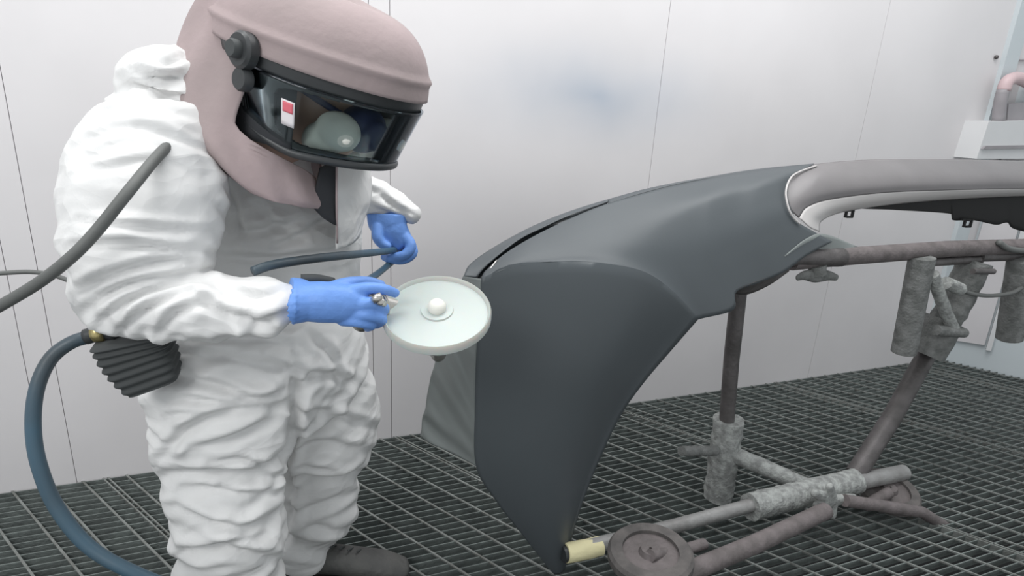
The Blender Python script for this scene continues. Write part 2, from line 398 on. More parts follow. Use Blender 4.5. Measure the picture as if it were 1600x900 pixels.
# castors
def castor(px, py, Y, rx, ax):
    c = at(px, py, Y); r = rx*mpp(px,py,Y)
    w = bpy.data.objects.new('castor', None); COL.objects.link(w); w.location = c; w.parent = st; w.matrix_parent_inverse = st.matrix_basis.inverted(); w.name='castor'
    ax = Vector(ax).normalized(); rot = ax.to_track_quat('Z','Y').to_matrix().to_4x4()
    def lathe(name, prof, m):
        b = bmesh.new(); n = 40; rings = []
        for (rr, zz) in prof: rings.append([b.verts.new(Matrix.Translation(c) @ rot @ Vector((rr*math.cos(2*math.pi*i/n), rr*math.sin(2*math.pi*i/n), zz))) for i in range(n)])
        for a in range(len(prof)):
            q = (a+1)%len(prof)
            for i in range(n): b.faces.new((rings[a][i], rings[a][(i+1)%n], rings[q][(i+1)%n], rings[q][i]))
        o = link(name, b, MATS[m], None, angle=35); o.parent = w; o.matrix_parent_inverse = (w.matrix_parent_inverse @ w.matrix_basis).inverted() if False else Matrix.Translation(-c); return o
    lathe('tyre', [(r*.66,-.019),(r*.93,-.019),(r,-.010),(r,.010),(r*.93,.019),(r*.66,.019)], 'tyre')
    lathe('hub', [(.004,-.021),(r*.22,-.021),(r*.28,-.01),(r*.67,-.008),(r*.67,.008),(r*.28,.01),(r*.22,.024),(.004,.024)], 'rust')
    return w
castor(1016, 868, 1.05, 66, (-.08,.02,1))
castor(1388, 768, 1.22, 44, (-.1,-.2,.95))
T('castor_yoke', [(1016,868,1.03),(1060,862,1.06),(1100,850,1.08)], 9, 'rust')
T('castor_yoke', [(1388,770,1.2),(1355,790,1.18)], 9, 'rust')
b = bmesh.new(); tube(b, [at(*p) for p in ((1490,449,1.31),(1515,458,1.3),(1545,462,1.3),(1580,458,1.3),(1602,446,1.3),(1640,430,1.3))], 3.2*mpp(1540,460,1.3), 10, 40)
tag(link('cable', b, MATS['hose_grey']), 'thin grey cable sagging from the stand under the bumper', 'cable')
b = bmesh.new(); tube(b, [at(*p) for p in ((1560,378,1.33),(1575,388,1.32),(1600,392,1.32),(1650,393,1.32))], 4.5*mpp(1580,390,1.33), 10, 24)
tag(link('short_hose', b, MATS['hose_grey']), 'short grey hose lying along the top tube of the stand', 'hose')

# ------------------------------------------------------------------ the bumper
bp = thing('car_bumper', 'dark grey primed car bumper hung on the wheeled stand', 'bumper', at(865,893,1.22))
def bulgeA(u, v): return Vector((0,-.05,0))*math.sin(math.pi*min(u*1.05,1))*math.sin(math.pi*min(v*1.0,1))**.6
def bulgeB(u, v):
    w_ = min(1, max(0, (u-.18)/.45)); vp = .22+.56*w_*w_*(3-2*w_); s_ = v/vp if v < vp else (1-v)/(1-vp); s_ = max(0, min(1, s_))
    k_ = math.sin(s_*math.pi/2)
    return Vector((-.006,-.055,.010))*k_*(.25+.75*w_)*math.sin(math.pi*min(1,u*.93+.04))**.8
FOLD = [(865,897,1.23),(822,842,1.23),(775,782,1.23),(744,728,1.23),(742,640,1.225),(745,540,1.22),(752,436,1.225)]
TOPC = [(752,436,1.225),(800,414,1.225),(870,410,1.22),(940,412,1.215),(1005,425,1.215),(1050,455,1.225),(1090,499,1.24)]
ARCH = [(882,890,1.235),(897,825,1.24),(917,765,1.245),(942,705,1.25),(970,648,1.25),(1005,598,1.245),(1050,545,1.245),(1090,499,1.24)]
bm = bmesh.new()
coons(bm, [(865,897,1.23),(874,896,1.23),(882,890,1.235)], TOPC, FOLD, ARCH, 40, 70, bulgeA)
BB = TOPC + [(1145,484,1.255),(1150,456,1.27),(1190,440,1.29),(1226,424,1.30),(1262,398,1.32),(1300,378,1.34)]
TT = [(758,425,1.25),(790,397,1.28),(838,368,1.31),(885,345,1.35),(940,322,1.39),(1000,304,1.43),(1050,291,1.46),(1100,281,1.48),(1140,273,1.49),(1180,267,1.50),(1215,262,1.50),(1245,259,1.50),(1272,257,1.50)]
RIM = [(1300,378,1.34),(1270,362,1.35),(1245,347,1.36),(1232,325,1.38),(1227,300,1.42),(1234,278,1.46),(1272,257,1.50)]
cv = lambda L, n: catmull([tuple(at(*p)) for p in L], n)
BBc = np.vstack([cv(TOPC, 40), cv(BB[6:], 40)[1:]]); TTc = cv(TT, 79)
coons(bm, BBc, TTc, [(752,436,1.225),(754,431,1.235),(758,425,1.25)], RIM, 79, 40, bulgeB, 160)
bmesh.ops.remove_doubles(bm, verts=bm.verts, dist=.0015)
o = solid(link('bumper_cover', bm, MATS['primer'], bp, angle=60), .004, 0)
# left return band with ripples
bm = bmesh.new()
def rip(u, v): 
    return Vector((0,-1,0))*(1-u)**.7*(.018*math.sin(v*34+3*math.sin(v*9)+u*4)+.006*math.sin(v*61+u*9))*min(1,6*u+.3)*(1 if v<.8 else max(0,(1-v)/.2))
coons(bm, [(656,681,1.42),(700,703,1.32),(744,728,1.23)], [(724,432,1.30),(738,434,1.25),(752,436,1.225)],
      [(656,681,1.42),(672,600,1.41),(692,530,1.38),(710,475,1.34),(724,432,1.30)], [(744,728,1.23),(742,640,1.225),(745,540,1.22),(752,436,1.225)], 24, 110, rip)
solid(link('side_return', bm, MATS['primer_lit'], bp), .003, 0)
# upper lip and dark groove
bm = bmesh.new()
coons(bm, [(744,434,1.29),(765,411,1.31),(812,374,1.35),(850,355,1.38),(880,341,1.41),(915,328,1.44),(950,316,1.46)],
      [(724,432,1.30),(735,413,1.33),(770,388,1.37),(820,360,1.41),(865,340,1.45),(910,324,1.48),(950,312,1.50)],
      [(744,434,1.29),(734,433,1.295),(724,432,1.30)], [(950,316,1.46),(950,314,1.48),(950,312,1.50)], 50, 8)
coons(bm, [(950,318,1.45),(1000,303,1.47),(1050,290,1.49),(1100,280,1.51),(1180,267,1.53),(1272,257,1.54)],
      [(950,312,1.50),(1000,298,1.51),(1050,287,1.52),(1100,278,1.53),(1180,265,1.55),(1272,256,1.56)],
      [(950,318,1.45),(950,312,1.5)], [(1272,257,1.54),(1272,256,1.56)], 50, 4)
solid(link('upper_lip', bm, MATS['primer'], bp), .003, 0)
bm = bmesh.new()
coons(bm, [(754,440,1.25),(790,402,1.30),(838,372,1.335),(885,348,1.375),(950,318,1.44)], [(742,436,1.31),(770,402,1.34),(820,367,1.375),(870,343,1.41),(950,315,1.455)],
      [(754,440,1.25),(742,436,1.31)], [(950,318,1.44),(950,315,1.455)], 40, 6, lambda u,v: Vector((0,.01,-.012))*math.sin(math.pi*v))
solid(link('shut_groove', bm, MATS['groove'], bp), .002, 0)
bm = bmesh.new(); tube(bm, [at(*p) for p in ((756,438,1.225),(765,422,1.245),(776,407,1.26))], .0022, 8, 10); link('groove_clip', bm, MATS['nickel'], bp)
# bare frame of the grille opening
TOPE = [(1272,257,1.50),(1310,253,1.50),(1360,250,1.50),(1430,249,1.50),(1520,250,1.50),(1600,252,1.50),(1680,255,1.50)]
INN = [(1248,340,1.365),(1262,323,1.38),(1300,311,1.40),(1384,301,1.40),(1491,297,1.40),(1600,295,1.40),(1680,295,1.40)]
bm = bmesh.new()
coons(bm, INN, TOPE, [(1248,340,1.365),(1234,325,1.378),(1229,300,1.418),(1237,277,1.46),(1272,257,1.50)], [(1680,295,1.40),(1680,280,1.42),(1680,255,1.50)], 80, 20, lambda u,v: Vector((0,-.006,.007))*math.sin(math.pi*v)*min(1,u*5))
solid(link('grille_surround', bm, MATS['bare_plastic'], bp), .004, 0)
LOW = [(1280,362,1.375),(1284,345,1.40),(1318,331,1.43),(1395,319,1.44),(1491,311,1.45),(1600,306,1.45),(1680,305,1.45)]
bm = bmesh.new()
coons(bm, LOW, INN, [(1280,362,1.375),(1262,356,1.362),(1248,340,1.365)], [(1680,305,1.45),(1680,295,1.40)], 80, 10, lambda u,v: Vector((0,-.008,.003))*math.sin(math.pi*v))
solid(link('inner_lip', bm, MATS['bare_lip'], bp), .003, 0)
bm = bmesh.new(); tube(bm, [at(*p) for p in ((1250,350,1.345),(1240,340,1.35),(1232,325,1.36),(1228,300,1.39),(1235,279,1.425),(1250,268,1.46),(1276,259,1.485))], .0032, 8, 40)
link('rim_bead', bm, MATS['bare_lip'], bp)
bm = bmesh.new()
coons(bm, [(1345,326,1.44),(1402,328,1.46),(1484,334,1.47),(1489,344,1.47),(1520,344,1.47),(1555,351,1.47),(1574,348,1.47),(1592,360,1.47),(1680,375,1.47)],
      [(1345,324,1.44),(1402,317,1.45),(1470,310,1.46),(1491,309,1.46),(1520,308,1.46),(1555,305,1.46),(1574,305,1.46),(1592,304,1.46),(1680,303,1.46)],
      [(1345,326,1.44),(1345,324,1.44)], [(1680,375,1.47),(1680,303,1.46)], 90, 8)
solid(link('inner_skin', bm, MATS['matt_black'], bp), .004, 0)
def clip(px, py, Y):
    b = bmesh.new(); s = mpp(px,py,Y)
    for (dx, dy, w_, h_) in ((-5,0,3,12),(5,0,3,12),(0,-5,12,3),(0,5,12,3)): add_box(b, at(px+dx,py+dy,Y), (w_*s, .008, h_*s))
    add_box(b, at(px-5,py-6,Y), (12*s, .008, 3*s))
    link('clip', b, MATS['matt_black'], bp, smooth=False)
clip(1327, 334, 1.44); clip(1512, 349, 1.455)
# lower flanges
bm = bmesh.new()
coons(bm, [(1137,455,1.30),(1165,460,1.31),(1200,446,1.32),(1232,424,1.34)], [(1150,452,1.27),(1190,436,1.29),(1220,424,1.3),(1240,404,1.32)], [(1137,455,1.30),(1150,452,1.27)], [(1232,424,1.34),(1240,404,1.32)], 20, 5)
solid(link('lower_flange', bm, MATS['steel'], bp), .003, 0)
bm = bmesh.new()
coons(bm, [(1225,412,1.33),(1260,402,1.34),(1300,395,1.35),(1340,389,1.36)], [(1226,400,1.31),(1262,372,1.33),(1290,366,1.35),(1340,386,1.37)], [(1225,412,1.33),(1226,400,1.31)], [(1340,389,1.36),(1340,386,1.37)], 20, 6)
solid(link('corner_flange', bm, MATS['primer_lit'], bp), .003, 0)

# ------------------------------------------------------------------ the person
YC = 1.38
pe = thing('person', 'person in crumpled white coverall and mauve visored hood, stooping with a spray gun', 'person', (at(440,880,YC).x, YC, 0))
SEGS = {   # (px, py, Y, half width px, half depth m)
 'torso': [(395,205,1.40,125,.12),(390,270,1.42,150,.13),(400,340,1.42,160,.135),(398,420,1.42,160,.14),(395,500,1.41,163,.155),(398,560,1.38,168,.165),(398,600,1.38,150,.15)],
 'near_leg': [(345,560,1.32,105,.12),(350,620,1.30,110,.12),(352,690,1.29,98,.11),(352,740,1.28,84,.105),(355,790,1.27,86,.105),(360,840,1.26,80,.10),(360,885,1.255,72,.09),(360,925,1.25,74,.085)],
 'far_leg': [(485,560,1.46,85,.12),(500,630,1.48,84,.12),(505,690,1.49,78,.11),(500,740,1.50,62,.105),(498,785,1.50,62,.10),(485,825,1.50,52,.09),(475,852,1.50,46,.08)],
 'upper_arm': [(300,215,1.27,70,.09),(250,250,1.20,105,.10),(230,310,1.15,113,.10),(222,370,1.12,108,.095),(205,430,1.10,95,.09),(190,465,1.09,70,.08)],
 'forearm': [(195,462,1.09,60,.08),(270,474,1.07,56,.075),(340,480,1.05,49,.066),(400,480,1.03,44,.058),(428,475,1.015,40,.050),(450,472,1.01,31,.041),(468,471,1.005,24,.032)],
 'far_arm': [(470,260,1.52,60,.08),(520,290,1.58,50,.08),(560,300,1.60,34,.065),(600,315,1.60,26,.05),(630,328,1.59,20,.045),(645,336,1.58,14,.04)],
 'hood': [(218,140,1.32,15,.06),(235,125,1.31,42,.11),(268,125,1.32,52,.13),(310,140,1.34,55,.14),(345,165,1.35,50,.13)],
 'hood_roll': [(215,165,1.30,14,.08),(250,175,1.28,20,.10),(300,200,1.27,26,.11)],
}
def build_segs(scale=1.0, skip=()):
    b = bmesh.new(); C = {}
    for k_, v_ in SEGS.items():
        if k_ in skip: continue
        up = Vector((0,1,0))
        rows = limb(b, [(p[0],p[1],p[2],p[3]*scale,p[4]*scale) for p in v_], 26, 28, up); C[k_] = rows
    return b, C
b, CL = build_segs()
b2 = b
suit = remeshed('coverall', b2, MATS['tyvek'], pe, .0062, 5, .5)
STROKES = [ # (points, width px, depth m, ymin, ymax)
 ([(262,585),(330,600),(400,622),(455,600)], 7,.012),([(250,545),(350,560),(440,575),(530,590)],7,.011),
 ([(258,712),(300,665),(370,640),(455,632)],8,.015),([(265,650),(320,640)],6,.008),([(300,700),(370,683),(440,652)],7,.012),([(262,742),(330,742),(400,735),(448,705)],9,.018),
 ([(275,790),(330,815),(385,822),(445,795)],8,.014),([(285,765),(350,770),(430,770)],6,.009),([(290,862),(350,855),(430,872)],9,.016),([(300,835),(360,840),(420,838)],6,.009),
 ([(345,760),(400,745),(445,740)],6,.009),([(290,620),(350,628),(430,616)],6,.008),([(330,720),(380,715),(430,730)],5,.008),
 ([(462,640),(520,648),(582,668)],7,.012),([(458,605),(500,585),(560,600)],7,.010),([(460,700),(510,690),(575,705)],7,.010),([(455,742),(505,750),(565,742)],9,.018),([(460,800),(500,795),(555,772)],7,.012),([(470,722),(520,730)],5,.008),([(465,830),(510,825)],6,.008),
 ([(456,560),(460,640),(448,720),(452,800),(440,850)],8,.018),
 ([(330,395),(400,405),(470,400),(530,392)],7,.010),([(345,325),(385,362),(440,352),(500,345)],7,.010),([(430,385),(480,360),(520,340)],6,.009),([(350,290),(370,330),(372,370)],7,.010),([(400,320),(430,350),(470,372)],6,.009),([(480,520),(510,550),(535,600)],6,.009),([(300,535),(400,530),(470,545)],7,.009),([(420,560),(470,600),(500,570)],6,.009),
 ([(124,452),(170,432),(235,412),(300,408)],7,.010),([(138,480),(190,448),(260,432),(320,425)],7,.011),([(160,500),(205,468),(270,445),(330,440)],7,.011),([(192,515),(235,478),(290,458)],7,.011),([(250,520),(275,490),(330,470)],7,.010),([(300,460),(350,490),(420,505)],7,.010),([(340,450),(400,462),(450,450)],6,.007),([(385,520),(420,498),(455,490)],6,.008),
 ([(125,345),(190,352),(260,358),(335,360)],6,.006),([(118,385),(190,382),(250,388),(320,392)],6,.007),([(215,200),(270,215),(330,240)],6,.006),([(130,270),(180,262),(240,250)],7,.005),
 ([(215,110),(250,125),(290,118)],7,.012),([(222,155),(260,150),(295,160)],7,.012),([(235,95),(262,100),(290,92)],6,.008),([(212,135),(240,140)],6,.01),
 ([(590,300),(615,322),(645,335)],4,.008),([(575,320),(600,330),(630,338)],4,.007),([(570,290),(585,300)],4,.006)]
def wrinkle(o, C):
    me = o.data; n = len(me.vertices)
    P = np.empty(n*3); me.vertices.foreach_get('co', P); P = P.reshape(-1,3)
    N = np.empty(n*3); me.vertices.foreach_get('normal', N) ; N = N.reshape(-1,3)
    # direction of the nearest limb
    ctr = np.vstack([r[:, :3] for r in C.values()]); tg = []
    for r in C.values():
        g = np.gradient(r[:,:3], axis=0); g /= np.linalg.norm(g, axis=1)[:,None]+1e-9; tg.append(g)
    tg = np.vstack(tg)
    D = np.zeros(n)
    px, py = project(P)
    cam_v = np.array([0,0,CAMH])-P; cam_v /= np.linalg.norm(cam_v, axis=1)[:,None]
    facing = np.clip((N*cam_v).sum(1)*3+.15, 0, 1)
    for i0 in range(0, n, 4000):
        d = np.linalg.norm(P[i0:i0+4000,None]-ctr[None], axis=2); wgt = 1/(d**4+1e-6)
        # tensors average so opposite directions agree
        A = np.einsum('nk,ki,kj->nij', wgt, tg, tg); A /= np.trace(A, axis1=1, axis2=2)[:,None,None]
        for j in range(len(A)):
            p = P[i0+j]; t = A[j]@p
            fq = 1.0 if py[i0+j] > 520 else .62
            q = Vector(((p*.55 + t*1.75)*fq).tolist())
            w_ = noise.noise_vector(q*2.6)*.16
            a = noise.noise(q*3.6+w_*4); c = noise.noise(q*7.5+w_*6+Vector((5,1,2)))
            vd = noise.voronoi(q*5.5+w_*3.5)[0]; ed = vd[1]-vd[0]
            vd = noise.voronoi(q*10+w_*5)[0]; e2 = vd[1]-vd[0]
            g_ = 1 if py[i0+j] > 560 else ((.42 if py[i0+j]>400 else .3)+.58*max(0,(py[i0+j]-500)/60))
            if px[i0+j] < 325 and py[i0+j] < 195: g_ = .6
            D[i0+j] = g_*1.0*(.010*a + .010*(.45-abs(c)*2.2) + .010*max(0,1-ed*3.6) - .005*max(0,1-e2*3) - .013*max(0,1-abs(a)*9))
    D += .002
    E_ = np.empty(len(me.edges)*2, dtype=np.int64); me.edges.foreach_get('vertices', E_); E_ = E_.reshape(-1,2)
    deg = np.bincount(E_.ravel(), minlength=n)
    for _ in range(5):
        acc = np.bincount(E_[:,0], D[E_[:,1]], n)+np.bincount(E_[:,1], D[E_[:,0]], n); D = .4*D+.6*acc/np.maximum(deg,1)
    D *= 1.1
    for pts, wd_, am in STROKES:
        L = catmull([tuple(map(float,p)) for p in pts], 24)
        best = np.full(n, 1e9); sg = np.zeros(n); tt = np.zeros(n)
        for i in range(len(L)-1):
            a = L[i]; dd = L[i+1]-a; l2 = dd@dd
            s = np.clip(((px-a[0])*dd[0]+(py-a[1])*dd[1])/l2, 0, 1)
            ex = px-a[0]-s*dd[0]; ey = py-a[1]-s*dd[1]; di = np.hypot(ex, ey)
            side = np.sign(dd[0]*ey-dd[1]*ex)
            m_ = di < best; best[m_] = di[m_]; sg[m_] = side[m_]; tt[m_] = (i+s[m_])/(len(L)-1)
        sdn = -best*sg; env = np.sin(np.pi*np.clip(tt, .08, .92))**.6
        pr = -np.exp(-(sdn/wd_)**2) + .75*np.exp(-((sdn-1.9*wd_)/(1.2*wd_))**2)+ .2*np.exp(-((sdn+2*wd_)/(1.4*wd_))**2)
        D += am*1.25*pr*env*facing
    P2 = P + N*D[:,None]
    me.vertices.foreach_set('co', P2.ravel()); me.update()
wrinkle(suit, CL)
# dark shirt gap and front flap at the neck
b = bmesh.new(); coons(b, [(487,322,1.16),(505,340,1.16),(524,352,1.17)], [(500,262,1.18),(512,256,1.19),(524,252,1.2)], [(487,322,1.16),(500,262,1.18)], [(524,352,1.17),(524,252,1.2)], 8, 10)
solid(link('undershirt', b, MATS['dark_cloth'], pe), .004, 0)
b = bmesh.new(); coons(b, [(526,390,1.2),(545,380,1.28),(560,370,1.36)], [(524,240,1.22),(548,236,1.30),(573,240,1.38)], [(526,390,1.2),(525,320,1.19),(524,240,1.22)], [(560,370,1.36),(580,300,1.37),(573,240,1.38)], 16, 24, lambda u,v: Vector((0,-.02,0))*math.sin(math.pi*u)+Vector((0,.004,0))*math.sin(17*v+4*u))
solid(link('front_flap', b, MATS['tyvek'], pe), .004, 0)
b = bmesh.new(); tube(b, [at(526,250,1.19), at(526,320,1.17), at(527,380,1.18)], .002, 8, 12); link('zip', b, MATS['mauve'], pe)
b = bmesh.new(); tube(b, [at(567,278,1.34), at(566,290,1.34)], .0035, 8); link('zip_pull', b, MATS['hose_blue'], pe)
# body under the clothes: one continuous surface with head and face
b, _ = build_segs(.55, ('hood','hood_roll'))
HC = at(505,140,1.25)      # head centre
F = c2w((.82,.34,-.45)).normalized(); U = c2w((.16,-.95,-.26)); U = (U-F*U.dot(F)).normalized(); Sd = F.cross(U)
def H(x, y, z): return HC + Sd*x + F*y + U*z        # head frame: x to its right (near), y forward, z up
if (c2w((0,0,-1)).dot(Sd)) < 0: Sd = -Sd
def ell(b, c, rx, ry, rz, seg=24):
    r = bmesh.ops.create_uvsphere(b, u_segments=seg, v_segments=seg//2, radius=1)
    mt = Matrix((Sd*rx, F*ry, U*rz)).transposed().to_4x4(); mt.translation = c
    bmesh.ops.transform(b, matrix=mt, verts=r['verts'])
ell(b, H(0,0,.02), .085, .105, .115); ell(b, H(0,.035,-.05), .065, .07, .075)
ell(b, H(0,.108,-.015), .013, .02, .028); ell(b, H(0,.095,-.062), .028, .016, .01)
ell(b, H(.088,-.005,0), .012, .02, .033); ell(b, H(-.088,-.005,0), .012, .02, .033)
n0 = HC-U*.06-F*.02; n1 = at(395,235,1.36)
sweep(b, catmull([(*n0,.06,.06),(*((n0+n1)/2),.06,.06),(*n1,.09,.09)], 10), Vector((0,1,0)), 18)
body = remeshed('body', b, MATS['skin'], pe, .008, 3)
for sx in (-1, 1):
    b = bmesh.new(); ell(b, H(sx*.034,.092,.012), .015, .013, .012, 16); link('eye', b, MATS['eye'], pe)
    b = bmesh.new(); ell(b, H(sx*.034,.1045,.010), .006, .003, .006, 12); link('pupil', b, MATS['matt_black'], pe)
b = bmesh.new(); ell(b, H(0,.118,-.05), .05, .04, .045); ell(b, H(0,.15,-.055), .03,.025,.03); remeshed('respirator_mask', b, MATS['navy'], pe, .004, 3)
for sx in (-1, 1):
    b = bmesh.new(); ell(b, H(sx*.060,.12,-.060), .036, .046, .036); ell(b, H(sx*.068,.09,-.085), .03, .04, .035); remeshed('mask_filter', b, MATS['filter'], pe, .004, 3)
b = bmesh.new(); tube(b, [H(.05,.11,-.03), H(.088,.04,0), H(.085,-.03,.03)], .006, 8, 14); link('mask_strap', b, MATS['navy'], pe)

# air-fed hood: dome, neck cape, visor
def hsurf(phi, z, k=1.0):
    """point on the hood: phi from forward towards its right (near) side, z up"""
    rx = .172*k; ry = .195*k
    return H(rx*math.sin(phi), ry*math.cos(phi)-.01, z)
hel = pe
def dome_prof(t):    # t 0 bottom of brim .. 1 crown
    return max(0, math.cos(t*math.pi/2)-1e-6)**.55, math.sin(t*math.pi/2)
def grid(bm, fn, nu, nv, closed=False):
    V = [[bm.verts.new(fn(i/(nu if closed else nu-1), j/(nv-1))) for i in range(nu)] for j in range(nv)]
    for j in range(nv-1):
        for i in range(nu if closed else nu-1):
            bm.faces.new((V[j][i], V[j][(i+1)%nu], V[j+1][(i+1)%nu], V[j+1][i]))
def zbrow(phi): return .045-.028*max(0, math.cos(phi))+.03*max(0,-math.cos(phi))
bm = bmesh.new()
def dome(u, v):
    phi = u*2*math.pi; s, hgt = dome_prof(v); z0 = zbrow(phi)
    k = 1.10 if math.cos(phi) > -.2 else 1.10
    w_ = .0012*math.sin(phi*9+v*4)*v
    bead = .006*math.exp(-((v-.16)/.03)**2)
    return H((.172*k*s+w_+bead)*math.sin(phi), (.20*k*s+w_+bead)*math.cos(phi)-.01, z0+(.15-z0*.3)*hgt)
grid(bm, dome, 96, 40, True)
solid(link('hood_bonnet', bm, MATS['mauve'], pe), .003, -1)
# neck cape of the hood: falls behind and under the chin
b = bmesh.new()
rows = [(450,20,1.29,120,.13),(430,80,1.29,130,.13),(405,140,1.28,122,.13),(395,190,1.27,108,.135),(402,230,1.25,98,.135),(420,262,1.235,88,.13),(438,288,1.225,76,.12),(450,303,1.22,62,.11)]
def cape(u, v):
    R = catmull([prow(*r) for r in rows], 41)[int(round(v*40))]
    c = Vector(R[:3]); x_ = min(1, max(0, (v-.42)/.22)); op = math.radians(74)*(1-x_*x_*(3-2*x_))
    phi = math.radians(-2)+op+u*(2*math.pi-2*op)
    tilt = c2w((1,.40,-.08)).normalized(); dp = c2w((-.1,.2,-1)).normalized()
    fold = 1+.03*math.sin(phi*5+v*7)+.02*math.sin(phi*11-v*5)
    return c + tilt*R[3]*fold*math.cos(phi) + dp*R[4]*fold*math.sin(phi)
grid(b, cape, 96, 41)
solid(link('hood_cape', b, MATS['mauve'], pe), .003, -1)
bm = bmesh.new()
grid(bm, lambda u,v: H(.158*math.sin(math.radians(55+250*u)), .17*math.cos(math.radians(55+250*u))-.01, -.105+.165*v), 50, 12)
solid(link('hood_shade_shell', bm, MATS['dark_cloth'], pe), .002, 0)  # added dark shell, its colour stands in for shade inside the hood
# visor: black frame with a window, clear lens behind it
P0, P1 = math.radians(-100), math.radians(100)
def vz(phi, top):
    return (zbrow(phi)+.002) if top else (-.112 + .05*max(0,(abs(phi)-.9)/.85)**1.5)
def vis(phi, v, k=1.0): 
    zt, zb = vz(phi, True), vz(phi, False); z = zb+(zt-zb)*v
    kk = k*(1.06-.20*(1-v)); return hsurf(phi, z, kk)
bm = bmesh.new(); NU, NV = 260, 100
VV = [[None]*NU for _ in range(NV)]
for j in range(NV):
    for i in range(NU): VV[j][i] = bm.verts.new(vis(P0+(P1-P0)*i/(NU-1), j/(NV-1), 1.0))
def in_window(u, v):
    a = abs(u-.5)/.335; c = abs(v-.46)/.335; return a**5+c**5 < 1
for j in range(NV-1):
    for i in range(NU-1):
        if not in_window((i+.5)/(NU-1), (j+.5)/(NV-1)): bm.faces.new((VV[j][i], VV[j][i+1], VV[j+1][i+1], VV[j+1][i]))
for v_ in [v for v in bm.verts if not v.link_faces]: bm.verts.remove(v_)
fr = solid(link('visor_frame', bm, MATS['black_plastic'], pe), .006, 0)
bm = bmesh.new(); grid(bm, lambda u,v: vis(P0*.9+(P1-P0)*.9*u, .04+.80*v, 1.03+.05*v*max(0,1-abs(P0*.9+(P1-P0)*.9*u)/1.6)), 60, 16)
solid(link('visor_lens', bm, MATS['visor_clear'], pe), .002, 0)
bm = bmesh.new()
tube(bm, [vis(P0+(P1-P0)*t, .01, 1.02) for t in np.linspace(.03,.97,30)], .008, 10, 60); link('visor_chin_bar', bm, MATS['black_plastic'], pe)
bm = bmesh.new()
grid(bm, lambda u,v: vis(P0*1.02+(P1-P0)*1.02*u, .84+.2*v, 1.012), 60, 6); solid(link('brow_band', bm, MATS['black_plastic'], pe), .006, 0)
# pivot knob
def disc(bm, c, ax, r, h, n=28, r2=None):
    ax = ax.normalized(); sweep(bm, [(*(c-ax*h/2), r, r), (*(c+ax*h/4), r, r), (*(c+ax*h/2), r2 or r*.85, r2 or r*.85)], Vector((0,0,1)), n)
kp = hsurf(math.radians(80), .040, 1.1)
bm = bmesh.new(); disc(bm, kp+Sd*.008, Sd, .030, .02); disc(bm, kp-U*.045+Sd*.004, Sd, .02, .016); kb = link('visor_pivot', bm, MATS['black_plastic'], pe, angle=40)
bm = bmesh.new(); disc(bm, kp+Sd*.024, Sd, .015, .014); k2 = link('pivot_cap', bm, MATS['dark_rubber'], None, angle=40); k2.parent = kb
k2.matrix_parent_inverse = (pe.matrix_basis @ kb.matrix_parent_inverse).inverted() if False else Matrix.Identity(4)
# inspection sticker on the frame
def sticker(name, u0, u1, v0, v1, k, m, sh=0):
    bm = bmesh.new(); grid(bm, lambda u,v: vis(u0+(u1-u0)*u+sh*v, v0+(v1-v0)*v, k), 6, 6); return solid(link(name, bm, MATS[m], pe), .0006, 0)
STK = (math.radians(55), math.radians(62))
sticker('sticker', STK[0], STK[1], .32, .62, 1.05, 'label_white')
sticker('sticker_print', STK[0]+.015, STK[1]-.015, .48, .60, 1.056, 'label_red')

# gloves ---------------------------------------------------------------
def chain(b, pts, r0, r1, n=14):
    """pts: (px,py,Y); r in px"""
    k = len(pts); limb(b, [(p[0],p[1],p[2], r0+(r1-r0)*i/(k-1)) for i, p in enumerate(pts)], n, 14)
b = bmesh.new()
limb(b, [(456,470,1.005,36,.054),(462,470,1.005,35,.052),(474,471,1.0,33,.046),(490,472,.995,28,.036)], 10, 20, endcap=False)
limb(b, [(478,471,1.0,31,.036),(505,472,.99,33,.034),(535,474,.985,31,.03),(560,476,.985,25,.026)], 14, 20)
chain(b, [(545,455,.985),(575,450,.98),(600,452,.985),(618,458,1.0)], 11, 7.5)     # index on the trigger
chain(b, [(548,480,.975),(580,474,.965),(600,482,.98),(590,494,1.0)], 11.5, 8)
chain(b, [(545,492,.975),(575,492,.962),(597,499,.975),(588,507,1.0)], 11, 7.5)
chain(b, [(535,500,.98),(560,503,.965),(580,508,.975),(574,512,1.0)], 10, 7)
chain(b, [(515,452,.99),(545,443,1.01),(575,441,1.03),(596,446,1.035)], 12, 8)      # thumb over the back
remeshed('right_glove', b, MATS['glove'], pe, .0027, 3)
b = bmesh.new()
limb(b, [(606,336,1.575,33,.035),(606,348,1.57,31,.035),(607,356,1.57,28,.034)], 10, 20, endcap=False)
limb(b, [(606,346,1.57,27,.032),(612,362,1.56,27,.028),(624,378,1.56,22,.026)], 14, 20, up=Vector((0,1,0)))
chain(b, [(632,370,1.55),(642,384,1.53),(633,398,1.52),(614,402,1.53)], 10, 7)
chain(b, [(636,376,1.57),(645,394,1.55),(630,406,1.535),(606,405,1.53)], 9.5, 6.5)
chain(b, [(628,374,1.59),(634,392,1.60),(620,402,1.60),(604,404,1.59)], 9, 6.5)
chain(b, [(620,372,1.61),(626,388,1.62),(612,398,1.62),(600,402,1.60)], 8, 6)
chain(b, [(590,355,1.55),(590,370,1.535),(596,380,1.53),(606,385,1.525)], 10, 7)
remeshed('left_glove', b, MATS['glove'], pe, .003, 3)
